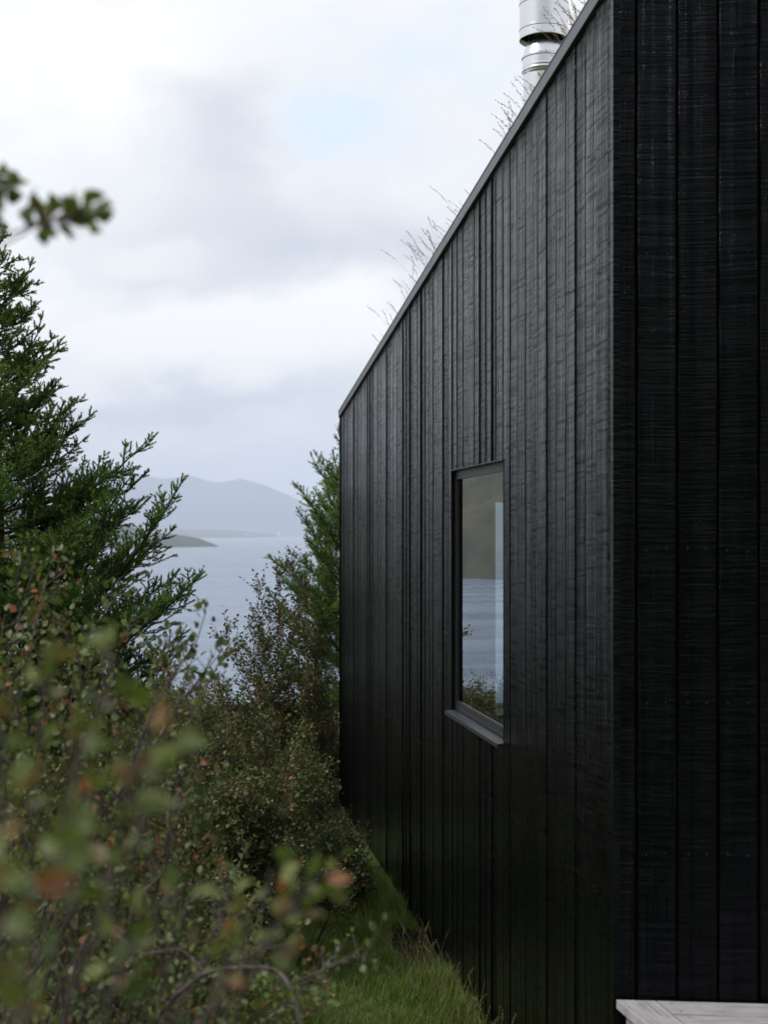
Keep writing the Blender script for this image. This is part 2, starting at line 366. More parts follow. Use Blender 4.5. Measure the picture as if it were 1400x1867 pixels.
# low far shore
azs = np.linspace(-30, 30, 400); A, SS = np.meshgrid(azs, np.linspace(0, 1, 24))
rs = np.interp(A, [-30, az_of(330), az_of(420), az_of(500), az_of(515), az_of(560), 30], [6500, 7000, 7400, 8300, 9300, 10000, 10200])
R = rs + 2200 * SS
hh = np.interp(A, [-30, az_of(400), az_of(470), az_of(500), az_of(520), 30], [62, 46, 30, 16, 8, 20])
prof = np.interp(SS, [0, .04, .3, 1], [0, .4, .9, 1])
Zh = (HW - 1) + hh * prof * (1 + .25 * wobble(R * np.sin(np.radians(A)), R, 220, 2))
o = mesh_np('far_shore', np.stack([R * np.sin(np.radians(A)), R * np.cos(np.radians(A)), Zh], -1).reshape(-1, 3), grid_faces(*A.shape), m_foliage_far, smooth=True)
tag(o, kind='structure')
# mountains
azs = np.linspace(-34, 34, 700); SS1 = np.linspace(0, 1, 60); A, SS = np.meshgrid(azs, SS1)
R = 10000 + 2600 * SS
prk = [(-400, 60), (-100, 90), (100, 120), (220, 112), (300, 98), (345, 104), (392, 93), (440, 100), (480, 88), (520, 70), (560, 50), (610, 36), (700, 40), (900, 90), (1300, 70), (2000, 90)]
elp_ = np.interp(A, [az_of(p) for p, _ in prk], [q for _, q in prk])
crest = elp_ / F * 11700
prof = np.interp(SS, [0, .1, .3, .65, 1], [0.03, .10, .38, 1, .6])
xx = R * np.sin(np.radians(A))
Zh = (HW - 1) + (crest - HW) * prof * (1 + .035 * wobble(xx, R, 350, 1)) + 22 * prof * (1 - prof) * wobble(xx, R * .6, 160, 5)
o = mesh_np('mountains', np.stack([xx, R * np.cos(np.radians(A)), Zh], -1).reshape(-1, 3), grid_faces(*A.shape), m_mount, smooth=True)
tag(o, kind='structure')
# three tiny houses on the far shore
def farmhouse(px, Y, size, label):
    x = (px - 700) / F * Y; z = HW + 12
    t = thing('farmhouse', label, 'house', (x, Y, z), 'houses on the far shore')
    wl, rf = MB(), MB(); a, b, c = size
    wl.hexa([(x-a, Y-b, z-14), (x+a, Y-b, z-14), (x+a, Y+b, z-14), (x-a, Y+b, z-14), (x-a, Y-b, z+c), (x+a, Y-b, z+c), (x+a, Y+b, z+c), (x-a, Y+b, z+c)])
    rf.add([(x-a-1, Y-b-1, z+c+.05), (x+a+1, Y-b-1, z+c+.05), (x+a+1, Y+b+1, z+c+.05), (x-a-1, Y+b+1, z+c+.05), (x-a-1, Y, z+c+5), (x+a+1, Y, z+c+5)],
           [(0, 1, 5, 4), (2, 3, 4, 5), (0, 4, 3), (1, 2, 5), (3, 2, 1, 0)])
    wl.build('wall', m_white, t); rf.build('roof', m_roofgrey, t)
farmhouse(508, 9350, (11, 7, 10), 'tiny white house on the far shore, nearest the spruce by the cabin')
farmhouse(400, 7500, (8, 6, 6), 'tiny white house on the far shore, above the tip of the headland')
farmhouse(447, 7900, (9, 6, 5), 'tiny white house on the far shore, between the other two')

# terrace edge: dark stone wall and pale gravel
mb = MB()
for i in range(24):
    x0, x1 = -16 + i, -15.01 + i; y0 = 59.5 + .4 * math.sin(i * .6); y1 = 59.5 + .4 * math.sin(i * .6 + .6); hh = .13
    z0 = -7.6
    mb.hexa([(x0, y0, z0), (x1, y1, z0), (x1, y1 + .6, z0), (x0, y0 + .6, z0), (x0, y0, -7.2 + hh), (x1, y1, -7.2 + hh), (x1, y1 + .6, -7.2 + hh), (x0, y0 + .6, -7.2 + hh)])
tag(mb.build('stone_wall', m_stone), 'low dark stone wall at the edge of the lawn above the lake', 'wall')
gxs = np.linspace(-5.6, -2.0, 40); gys = np.linspace(33.5, 36.5, 16); X, Y = np.meshgrid(gxs, gys)
o = mesh_np('gravel_path', np.stack([X, Y, gh(X, Y) + .03], -1).reshape(-1, 3), grid_faces(*X.shape), m_gravel, smooth=True); tag(o, kind='structure')

# ------------------------------------------------------------------ the cabin
C0 = np.array([420 / F * 4.9, 4.9]); U = nrm(np.array([-400 / F, 1.0])); N = np.array([-U[1], U[0]])
LW = 7.65 * math.hypot(1, 400 / F); ZB = -2.35; Z0, Z1 = 1.915, 1.043
U2 = nrm(np.array([1.0, -.09])); N2 = np.array([U2[1], -U2[0]])        # the gable facing us
def ztop(L): return Z0 + (Z1 - Z0) * L / LW
def WL(L, e, z): p = C0 + U * L + N * e; return (p[0], p[1], z)
def WR(L, e, z): p = C0 + U2 * L + N2 * e; return (p[0], p[1], z)
WD = (1.620, 2.814, -.945, .323)
cabin = thing('cabin', 'black timber clad cabin with a sloping turf roof', 'cabin', (float(C0[0]), float(C0[1]), ZB))
th = .022
def board(mb, W, a, b, z0, za, zb, t, e0=0.0, e1=0.0, uo=0.0, sl=0.0):
    c = .0032; prof = [(a, -th), (a, e0 - c), (a + c, e0), (b - c, e1), (b, e1 - c), (b, -th)]
    vs, us = [], []
    for (L, e) in prof:
        zt = za + (zb - za) * (L - a) / (b - a)
        vs += [W(L, e, z0), W(L, e, zt)]; us += [(L + uo, z0 + sl * L + uo), (L + uo, zt + sl * L + uo)]
    fs = [(2*i, 2*i + 1, 2*i + 3, 2*i + 2) for i in range(5)] + [(0, 2, 4, 6, 8, 10), (11, 9, 7, 5, 3, 1)]
    mb.add(vs, fs, us, t)
def nail(mb, W, L, z, e):
    n = 6; vs = [W(L + .003 * math.cos(k*math.pi/3), e + .0012, z + .003 * math.sin(k*math.pi/3)) for k in range(n)]
    vs += [W(L + .0035 * math.cos(k*math.pi/3), e - .001, z + .0035 * math.sin(k*math.pi/3)) for k in range(n)]
    mb.add(vs, [tuple(range(n))] + [(k, k + n, (k+1) % n + n, (k+1) % n) for k in range(n)], None, 0, 1)
# side wall boards
mb = MB(); L = .0215; i = 0
r_ = random.Random(3)
while L < LW - .02:
    wd = .0655 if i == 0 else .1335 if (i < 6 or r_.random() < .82) else r_.choice([.092, .112, .150]); b_ = min(L + wd - r_.choice([.012, .013, .014, .017]), LW - .004)
    t = r_.random(); e0, e1 = r_.uniform(-.0055, .0015), r_.uniform(-.0055, .0015); uo = r_.uniform(0, 40); sl = r_.uniform(-.03, .05)
    cuts = [L] + [q for q in (WD[0], WD[1]) if L + .004 < q < b_ - .004] + [b_]
    for a, b in zip(cuts, cuts[1:]):
        mid = (a + b) / 2
        ea = e0 + (e1 - e0) * (a - L) / (b_ - L); eb = e0 + (e1 - e0) * (b - L) / (b_ - L)
        if WD[0] < mid < WD[1]:
            board(mb, WL, a, b, ZB, WD[2] - .012, WD[2] - .012, t, ea, eb, uo, sl); board(mb, WL, a, b, WD[3] + .004, ztop(a) - .01, ztop(b) - .01, t, ea, eb, uo, sl)
        else:
            board(mb, WL, a, b, ZB + r_.uniform(0, .004), ztop(a) - .01, ztop(b) - .01, t, ea, eb, uo, sl)
    for z in (-1.92, -1.25, -.55, .35, .9, 1.35):
        for q in (.022, wd - .03):
            l = L + q
            if z < ztop(l) - .05 and not (WD[0] - .02 < l < WD[1] + .02 and WD[2] - .03 < z < WD[3] + .02) and b_ - L > .08:
                nail(mb, WL, l + r_.uniform(-.004, .004), z + r_.uniform(-.01, .01), max(e0, e1))
    L += wd; i += 1
mb.build('cladding', [m_wood_side, m_nail], cabin)['label'] = 'side wall of narrow black boards with a window'
# front wall boards
mb = MB(); L = .008; i = 0
while L < 3.2:
    wd = .0700 if i == 0 else .1350; b_ = L + wd - .0085
    t = r_.random(); uo = r_.uniform(0, 40); e0, e1 = r_.uniform(-.0012, 0), r_.uniform(-.0012, 0)
    board(mb, WR, L, b_, ZB, Z0 - .01, Z0 - .01, t * .8, e0, e1, uo, r_.uniform(-.04, .04))
    for z in (-1.085, -.575, -.06, .945 + .52, .94):
        for q in (.030, wd - .042):
            if i: nail(mb, WR, L + q + r_.uniform(-.004, .004), z + r_.uniform(-.006, .006), 0)
    L += wd; i += 1
mb.build('cladding', [m_wood, m_nail], cabin)['label'] = 'wall of wide black boards beside the deck'
# corner trim
mb = MB()
mb.hexa([WL(-.004, -.03, ZB), WL(-.004, .006, ZB), WL(.0185, .006, ZB), WL(.0185, -.03, ZB), WL(-.004, -.03, Z0), WL(-.004, .006, Z0), WL(.0185, .006, Z0), WL(.0185, -.03, Z0)][::1], .8, [(5.1, ZB)] * 4 + [(5.13, Z0)] * 4)
mb.build('corner_trim', m_wood, cabin)
mb = MB()
mb.hexa([WL(LW - .002, -.03, ZB), WL(LW - .002, .006, ZB), WL(LW + .012, .006, ZB), WL(LW + .012, -.03, ZB), WL(LW - .002, -.03, Z1 - .01), WL(LW - .002, .006, Z1 - .01), WL(LW + .012, .006, Z1 - .01), WL(LW + .012, -.03, Z1 - .01)], .5)
mb.build('corner_trim', m_wood, cabin)
# structural walls behind the boards (with openings)
def wallbox(mb, W, a, b, e0, e1, z0, za, zb):
    mb.hexa([W(a, e1, z0), W(b, e1, z0), W(b, e0, z0), W(a, e0, z0), W(a, e1, za), W(b, e1, zb), W(b, e0, zb), W(a, e0, za)])
mb = MB()
wallbox(mb, WL, .03, WD[0], -th - .001, -.22, ZB + .02, ztop(.03) - .03, ztop(WD[0]) - .03)
wallbox(mb, WL, WD[1], LW - .002, -th - .001, -.22, ZB + .02, ztop(WD[1]) - .03, ztop(LW) - .03)
wallbox(mb, WL, WD[0] + .001, WD[1] - .001, -th - .001, -.22, ZB + .02, WD[2] - .014, WD[2] - .014)
wallbox(mb, WL, WD[0] + .001, WD[1] - .001, -th - .001, -.22, WD[3] + .002, ztop(WD[0]) - .03, ztop(WD[1]) - .03)
mb.build('wall', m_backing, cabin)
mb = MB(); wallbox(mb, WR, .24, 4.6, -th - .001, -.2, ZB + .02, Z0 - .03, Z0 - .03)
wallbox(mb, WR, .03, .2395, -th - .001, -.1, ZB + .02, Z0 - .031, Z0 - .031); mb.build('wall', m_backing, cabin)
# far end wall with the lake window
E0 = C0 + U * LW
def WE(x, d, z): return (x, E0[1] - d, z)
xa = E0[0] + .225; op = (.925, 2.7, -1.6, .285)
mb = MB()
def eb(x0, x1, z0, z1): mb.hexa([WE(x0, .2, z0), WE(x1, .2, z0), WE(x1, .0, z0), WE(x0, .0, z0), WE(x0, .2, z1), WE(x1, .2, z1), WE(x1, 0, z1), WE(x0, 0, z1)])
eb(xa, op[0], ZB + .03, Z1 - .04); eb(op[1], 4.3, ZB + .03, Z1 - .04); eb(op[0] + .001, op[1] - .001, ZB + .03, op[2]); eb(op[0] + .001, op[1] - .001, op[3], Z1 - .04)
mb.build('wall', m_inner, cabin)
lw = MB(); fw = .03
for (x0, x1, z0, z1) in ((op[0], op[0]+fw, op[2], op[3]), (op[1]-fw, op[1], op[2], op[3]), (op[0]+fw, op[1]-fw, op[2], op[2]+fw), (op[0]+fw, op[1]-fw, op[3]-fw, op[3])):
    lw.hexa([WE(x0, .09, z0), WE(x1, .09, z0), WE(x1, .03, z0), WE(x0, .03, z0), WE(x0, .09, z1), WE(x1, .09, z1), WE(x1, .03, z1), WE(x0, .03, z1)])
w2 = lw.build('window', m_frame, cabin); w2['label'] = 'far window seen as a pale strip through the room'
lw = MB(); lw.add([WE(op[0]+fw, .06, op[2]+fw), WE(op[1]-fw, .06, op[2]+fw), WE(op[1]-fw, .06, op[3]-fw), WE(op[0]+fw, .06, op[3]-fw)], [(0, 1, 2, 3)])
m_glass2, nt, out = material('clear_glass'); tr = nt.new('ShaderNodeBsdfTransparent'); tr.inputs[0].default_value = (.88, .95, .95, 1); nt.l.new(tr.outputs[0], out.inputs[0])
lw.build('glass', m_glass2, w2)
# remaining far-side wall and floor of the room
mb = MB(); mb.hexa([(4.3, 4.75, ZB+.03), (4.5, 4.75, ZB+.03), (4.5, 12.5, ZB+.03), (4.3, 12.5, ZB+.03), (4.3, 4.75, Z0-.05), (4.5, 4.75, Z0-.05), (4.5, 12.5, Z1-.05), (4.3, 12.5, Z1-.05)]); mb.build('wall', m_inner, cabin)
mb = MB(); mb.hexa([WL(.3, -.24, -1.75), (4.28, 4.85, -1.75), (4.28, 12.3, -1.75), WL(LW-.3, -.24, -1.75), WL(.3, -.24, -1.62), (4.28, 4.85, -1.62), (4.28, 12.3, -1.62), WL(LW-.3, -.24, -1.62)]); mb.build('floor', m_inner, cabin)
# roof slab with turf on top
m_turf, nt, out = material('dry_turf'); g = nt.new('ShaderNodeNewGeometry')
principled(nt, out, nt.ramp(nt.noise(g.outputs['Position'], 12, 5), [(.3, (.05, .06, .02)), (.7, (.13, .11, .06))]), .95, .1)
def roofpt(x, y, off):
    L = (y - C0[1]) / U[1]; return (x, y, ztop(L) + off)
mb = MB()
p0 = WL(.05, -.03, 0); p3 = WL(LW - .02, -.03, 0)
cs = [(p0[0], p0[1]), (4.7, 4.75), (4.7, E0[1] - .02), (p3[0], E0[1] - .02)]
mb.hexa([roofpt(x, y, -.16) for x, y in cs] + [roofpt(x, y, -.03) for x, y in cs]); mb.build('roof', [m_turf], cabin)
# edge flashing: folded grey metal along the wall top
mb = MB(); fh = .053
mb.hexa([WL(-.012, -.03, Z0 - fh), WL(-.012, .014, Z0 - fh), WL(LW + .012, .014, Z1 - fh), WL(LW + .012, -.03, Z1 - fh), WL(-.012, -.03, Z0), WL(-.012, .014, Z0), WL(LW + .012, .014, Z1), WL(LW + .012, -.03, Z1)])
mb.hexa([WL(-.012, -.08, Z0 + .001), WL(-.012, .0165, Z0 + .001), WL(LW + .012, .0165, Z1 + .001), WL(LW + .012, -.08, Z1 + .001), WL(-.012, -.08, Z0 + .006), WL(-.012, .0165, Z0 + .004), WL(LW + .012, .0165, Z1 + .004), WL(LW + .012, -.08, Z1 + .006)])
mb.build('roof_edge', m_flash, cabin)['label'] = 'grey metal flashing along the roof edge'
mb = MB(); mb.hexa([WR(0.03, -.03, Z0 - fh), WR(.03, .014, Z0 - fh), WR(4.4, .014, Z0 - fh), WR(4.4, -.03, Z0 - fh), WR(.03, -.03, Z0 + .005), WR(.03, .014, Z0 + .005), WR(4.4, .014, Z0 + .005), WR(4.4, -.03, Z0 + .005)]); mb.build('roof_edge', m_flash, cabin)
# the side window
a, b, z0, z1 = WD
win = thing('window', None, None, WL((a + b) / 2, 0, z0)); win.parent = cabin; win.location = Vector(WL((a + b) / 2, 0, z0)) - cabin.location
mb = MB()
def wb(m_, L0, L1, e0, e1, q0, q1): m_.hexa([WL(L0, e1, q0), WL(L1, e1, q0), WL(L1, e0, q0), WL(L0, e0, q0), WL(L0, e1, q1), WL(L1, e1, q1), WL(L1, e0, q1), WL(L0, e0, q1)])
FE, FI = -.020, -.085
wb(mb, a + .002, b - .002, FE, FI, z1 - .046, z1 - .002); wb(mb, a + .002, b - .002, FE, FI, z0 + .012, z0 + .052)
wb(mb, a + .002, a + .030, FE, FI, z0 + .0522, z1 - .0462); wb(mb, b - .024, b - .002, FE, FI, z0 + .0522, z1 - .0462)
wb(mb, a + .030, b - .024, FE - .004, FI, z0 + .0522, z0 + .058)
mb.build('frame', m_frame, win)
mb = MB(); e = FE - .009
mb.add([WL(a + .03, e, z0 + .05), WL(b - .02, e, z0 + .05), WL(b - .02, e, z1 - .04), WL(a + .03, e, z1 - .04)], [(0, 3, 2, 1)]); mb.build('glass', m_glass, win)
mb = MB(); t_ = .004; s0, s1 = a - .016, b + .016
for (ea, za, ec, zc) in ((-.05, z0 + .010, .030, z0 - .002), ):
    mb.hexa([WL(s0, ea, za - t_), WL(s1, ea, za - t_), WL(s1, ec, zc - t_), WL(s0, ec, zc - t_), WL(s0, ea, za), WL(s1, ea, za), WL(s1, ec, zc), WL(s0, ec, zc)][::1])
wb(mb, s0, s1, .0335, .0302, z0 - .020, z0 - .0025)
mb.build('sill', m_sill, win)
mb = MB()
wb(mb, a - .003, b + .003, .006, -.05, z1 - .0015, z1 + .0035); mb.build('head_flashing', m_frame, win)
mb = MB()
for (l0, l1) in ((a - .002, a + .0005), (b - .0005, b + .002)):
    mb = MB(); wb(mb, l0, l1, .002, -.05, z0 - .005, z1); mb.build('reveal', m_backing, win)
# chimney flue
def lathe(profile, cx, cy, n=48):
    q = [profile[0]]
    for (ra, za), (rb, zb) in zip(profile, profile[1:]):
        d = abs(zb - za)
        if d > .02: q += [(ra + (rb - ra) * k, za + (zb - za) * k) for k in (.003 / d, 1 - .003 / d)]
        q.append((rb, zb))
    profile = q
    vs = [(cx + r * math.cos(2*math.pi*k/n), cy + r * math.sin(2*math.pi*k/n), z) for r, z in profile for k in range(n)]
    fs = [(i*n + k, i*n + (k+1) % n, (i+1)*n + (k+1) % n, (i+1)*n + k) for i in range(len(profile) - 1) for k in range(n)]
    return vs, fs
CY = 8.3; CX = 291 / F * CY; zz = lambda py: (970 - py) / F * CY
pr = [(.116, 1.3), (.116, zz(138)), (.119, zz(136)), (.1195, zz(133)), (.124, zz(132)), (.1255, zz(130)), (.124, zz(128)), (.122, zz(127)), (.1235, zz(124)), (.1225, zz(122)), (.122, zz(109)), (.1265, zz(108)), (.1265, zz(105)), (.122, zz(104)), (.089, zz(72)), (.087, zz(52)), (.080, zz(50)), (.080, zz(60))]
mb = MB(); mb.add(*lathe(pr, CX, CY)); ch = mb.build('chimney', m_steel, cabin, True); ch['label'] = 'stainless steel flue'
for pz in (117,):
    pass
pr = [(.128, zz(66)), (.1385, zz(73.5)), (.1395, zz(72.5)), (.1385, zz(57)), (.1405, zz(56)), (.1405, zz(53)), (.1378, zz(52)), (.1378, zz(10)), (.1405, zz(9)), (.1405, zz(5)), (.1378, zz(4)), (.1378, zz(-70)), (.11, zz(-90)), (.0, zz(-98))]
mb = MB(); mb.add(*lathe(pr, CX, CY)); cw = mb.build('cowl', m_steel, ch, True)
mb = MB(); mb.add(*lathe([(.1365, zz(72)), (.1362, zz(-40)), (.0, zz(-42))], CX, CY)); mb.build('cowl_lining', m_flue_dark, ch, True)
for o_ in (ch, cw):
    md = o_.modifiers.new('edges', 'EDGE_SPLIT'); md.split_angle = math.radians(32)

# ------------------------------------------------------------------ deck
deck = thing('wooden_deck', 'weathered grey timber deck beside the black front wall', 'deck', WR(.1, .3, ZB))
ZD = -1.573; D = np.array([.205, -.979]); DK = nrm(D)
def DP(s, t, z): p = C0 + U2 * s + DK * t + np.array([.004, -.012]); return (p[0], p[1], z)
mb = MB()
def dboard(s0, s1, t0, t1, along_t, r):
    uo = r_.uniform(0, 30); zt = ZD + r_.uniform(-.001, .001)
    q = [(s0, t0), (s0, t1), (s1, t1), (s1, t0)]
    uvs = [((t if along_t else s) + uo, (s if along_t else t) + uo) for s, t in q]
    mb.hexa([DP(s, t, ZD - .03) for s, t in q] + [DP(s, t, zt) for s, t in q], r, uvs * 2)
dboard(0.0, .128, .003, 2.4, True, .5)
t = .003
while t < 2.4:
    dboard(.134, 1.9, t, t + .138, False, r_.random()); dboard(1.904, 3.8, t, t + .138, False, r_.random()); t += .1435
dk = mb
mb = MB()
def db(s0, s1, t0, t1, z0, z1): mb.hexa([DP(s0, t0, z0), DP(s0, t1, z0), DP(s1, t1, z0), DP(s1, t0, z0), DP(s0, t0, z1), DP(s0, t1, z1), DP(s1, t1, z1), DP(s1, t0, z1)])
for q in (.03, 1.88, 3.6):
    mb = MB(); db(q, q + .05, .01, 2.3, ZD - .19, ZD - .032); mb.build('joist', m_deck, deck)
for s in (.05, 1.9, 3.62):
    mb = MB(); db(s - .045, s + .045, 1.0, 1.09, -2.4, ZD - .192); mb.build('post', m_deck, deck)
mb = MB()
for k in range(14):
    for s in (.05, ) if False else (.17, .95, 1.75):
        for q in (.03, .11):
            c = DP(s, .003 + k * .1435 + q, ZD + .0022)
            dk.add([(c[0] + .0035 * math.cos(j * math.pi / 3), c[1] + .0035 * math.sin(j * math.pi / 3), c[2]) for j in range(6)], [tuple(range(6))], None, 0, 1)
dk.build('deck_boards', [m_deck, m_nail], deck)

# ------------------------------------------------------------------ vegetation generators
def bez(p0, p1, p2, K):
    t = np.linspace(0, 1, K)[:, None]; return (1-t)**2 * p0 + 2*t*(1-t) * p1 + t**2 * p2
def at(poly, s):
    K = len(poly) - 1; f = min(max(s, 0), .9999) * K; i = int(f); q = f - i
    return poly[i] * (1-q) + poly[i+1] * q, nrm(poly[i+1] - poly[i])
UP = np.array([0, 0, 1.0])
def side_dir(T, ang, phi):
    ref = UP if abs(T[2]) < .95 else np.array([1., 0, 0])
    s = nrm(np.cross(T, ref)); u = np.cross(s, T)
    return nrm(T * math.cos(ang) + (s * math.cos(phi) + u * math.sin(phi)) * math.sin(ang))
def needles(segs, dens, ln, wd, rg, tints, wid=1.0):
    A = np.array([s[0] for s in segs]); E = np.array([s[1] for s in segs]); TT = np.array(tints)
    d = E - A; L = np.linalg.norm(d, axis=1); n = np.maximum((L * dens).astype(int), 3)
    idx = np.repeat(np.arange(len(A)), n); q = rg.random(len(idx))[:, None] ** .95
    pos = A[idx] + d[idx] * q; T = nrm(d)[idx]
    r = nrm(np.cross(T, rg.normal(size=T.shape)))
    r[:, 2] += .18; r = nrm(r)
    ang = np.radians(rg.uniform(38, 72, len(idx)))[:, None] * (1 - .30 * q ** 3)
    D = nrm(T * np.cos(ang) + r * np.sin(ang)); sd_ = nrm(np.cross(D, rg.normal(size=D.shape)))
    ll = (ln * rg.uniform(.7, 1.15, len(idx)))[:, None]
    w_ = wd * .5
    v = np.stack([pos - sd_ * w_, pos + sd_ * w_, pos + D * ll], 1).reshape(-1, 3)
    f = np.arange(len(v)).reshape(-1, 3)
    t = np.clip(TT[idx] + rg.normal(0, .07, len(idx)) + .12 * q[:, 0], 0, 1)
    return v, f, np.repeat(t, 3)
def spruce(name, label, base, top, limbs, mat, rg, dens=420, nl=.017, nw=.0027, sec_gap=.036, group=None, seclen=.36):
    t = thing(name, label, 'tree', tuple(base), group or 'spruce trees by the lake')
    tl = []; K = 14
    tr_ = bez(base, (base + top) / 2 + np.array([.03, .02, 0]), top, K)
    tl.append((tr_, np.linspace(.055, .004, K)))
    v, f = tubes(tl, 8); mesh_np('trunk', v, f, m_sbark, t, smooth=True)
    bl_, segs, tints, fine = [], [], [], []
    for (p0, p1, p2, ltint) in limbs:
        Lb = np.linalg.norm(p2 - p0) * 1.05; K = 12
        lb = bez(p0, p1, p2, K); lb[1:-1] += rg.normal(0, .006, (K-2, 3))
        bl_.append((lb, np.linspace(max(.004, .012 * Lb), .0018, K)))
        s = .30
        for j in range(int(K * .35), K - 1): segs.append((lb[j], lb[j+1])); tints.append(ltint)
        n = max(4, int(Lb / sec_gap)); 
        for i in range(n):
            s = .10 + .88 * (i + rg.uniform(0, .8)) / n
            for sgn in (0, math.pi, None):
                if sgn is None and rg.random() < .35: continue
                phi = (sgn + rg.normal(0, .5)) if sgn is not None else rg.choice([1.57, -1.57], p=[.7, .3]) + rg.normal(0, .4)
                p, T = at(lb, s)
                ln = (seclen * (1 - s) * Lb * rg.uniform(.6, 1.1) + .045) * (1 if sgn is not None else .6)
                ln = min(ln, .42)
                D = side_dir(T, math.radians(rg.uniform(38, 62)), phi)
                D = nrm(D + UP * rg.uniform(0, .38))
                e = p + D * ln; m_ = p + D * ln * .5 - UP * ln * .04; e = e + UP * ln * .08
                bare = .35 if s < .45 else .0
                if rg.random() < .93: fine.append((np.array([p, m_, e]), np.array([.0028, .002, .001])))
                a_ = p + (m_ - p) * bare * 2 if bare else p
                if ln < .10: segs.append((a_, e)); tints.append(ltint + rg.normal(0, .05)); continue
                segs.append((a_, m_)); segs.append((m_, e)); tt = ltint + rg.normal(0, .08); tints += [tt, tt]
                ntw = int(ln / .042)
                for k in range(ntw):
                    s2 = .12 + .85 * (k + rg.random()) / max(ntw, 1)
                    if s2 < bare: 
                        if rg.random() < .5: continue
                    q = p * (1 - s2) + e * s2
                    for sg in (0, math.pi):
                        if rg.random() < .18: continue
                        D2 = side_dir(D, math.radians(rg.uniform(35, 60)), sg + rg.normal(0, .7))
                        D2 = nrm(D2 + UP * .28)
                        l2 = rg.uniform(.035, .07) * (1 - .35 * s2) + (.12 * ln if s2 < .5 else 0)
                        segs.append((q, q + D2 * l2)); tints.append(tt + .06 + rg.normal(0, .10))
    v, f = tubes(bl_, 6); v2, f2 = tubes(fine, 3)
    mesh_np('branches', np.concatenate([v, v2]), np.concatenate([f, f2 + len(v)]), m_sbark, t, smooth=True)
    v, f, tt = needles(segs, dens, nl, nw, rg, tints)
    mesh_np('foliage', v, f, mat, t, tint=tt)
    print(name, 'needles', len(f))
    return t
def rand_limbs(base, top, n, prof, rg, zlo, zhi, rise=.48, azc=None):
    out = []
    for i in range(n):
        z = zlo + (zhi - zlo) * (math.floor(i / 6) * 6 + 3 + rg.normal(0, .9)) / n
        q = (z - base[2]) / (top[2] - base[2]); p0 = base * (1 - q) + top * q
        a = i * 2.399 + rg.normal(0, .4) if azc is None else rg.uniform(*azc)
        Lb = prof(z) * rg.uniform(.75, 1.12)
        h = np.array([math.cos(a), math.sin(a), 0]); p2 = p0 + h * Lb + UP * Lb * rise * rg.uniform(.7, 1.3)
        p1 = p0 + h * Lb * .55 + UP * Lb * rise * .18
        out.append((p0, p1, p2, .42 + rg.normal(0, .12)))
    return out

LEAF_V = np.array([(0, 0, 0), (.22, 0, -.02), (.5, 0, -.01), (.8, 0, -.03), (1.02, 0, -.10),
                   (.14, .22, .05), (.36, .37, .08), (.62, .32, .07), (.85, .14, -.01),
                   (.14, -.22, .05), (.36, -.37, .08), (.62, -.32, .07), (.85, -.14, -.01)])
LEAF_F = np.array([(0, 1, 5), (1, 6, 5), (1, 2, 6), (2, 7, 6), (2, 3, 7), (3, 8, 7), (3, 4, 8),
                   (0, 9, 1), (1, 9, 10), (1, 10, 2), (2, 10, 11), (2, 11, 3), (3, 11, 12), (3, 12, 4)])
LEAF_VS = np.array([(0, 0, 0), (.5, 0, -.03), (1, 0, -.08), (.4, .36, .07), (.4, -.36, .07)])
LEAF_FS = np.array([(0, 1, 3), (1, 2, 3), (0, 4, 1), (1, 4, 2)])
def leaves(pos, D, size, tint, rg, simple=False, flat=.6):
    LV, LF = (LEAF_VS, LEAF_FS) if simple else (LEAF_V, LEAF_F)
    n = len(pos); D = nrm(D); nn = rg.normal(size=(n, 3)) * (1 - flat) * 1.3 + UP * flat
    Yv = nrm(np.cross(nn, D)); Zv = np.cross(D, Yv)
    s = np.asarray(size)[:, None, None]
    curl = rg.uniform(.3, 2.2, n)[:, None, None]; wd = rg.uniform(.85, 1.15, n)[:, None, None]
    lv = LV[None]
    v = pos[:, None] + s * (D[:, None] * lv[..., :1] + Yv[:, None] * lv[..., 1:2] * wd + Zv[:, None] * lv[..., 2:3] * curl)
    f = (np.arange(n) * len(LV))[:, None, None] + LF[None]
    return v.reshape(-1, 3), f.reshape(-1, 3), np.repeat(tint, len(LV))
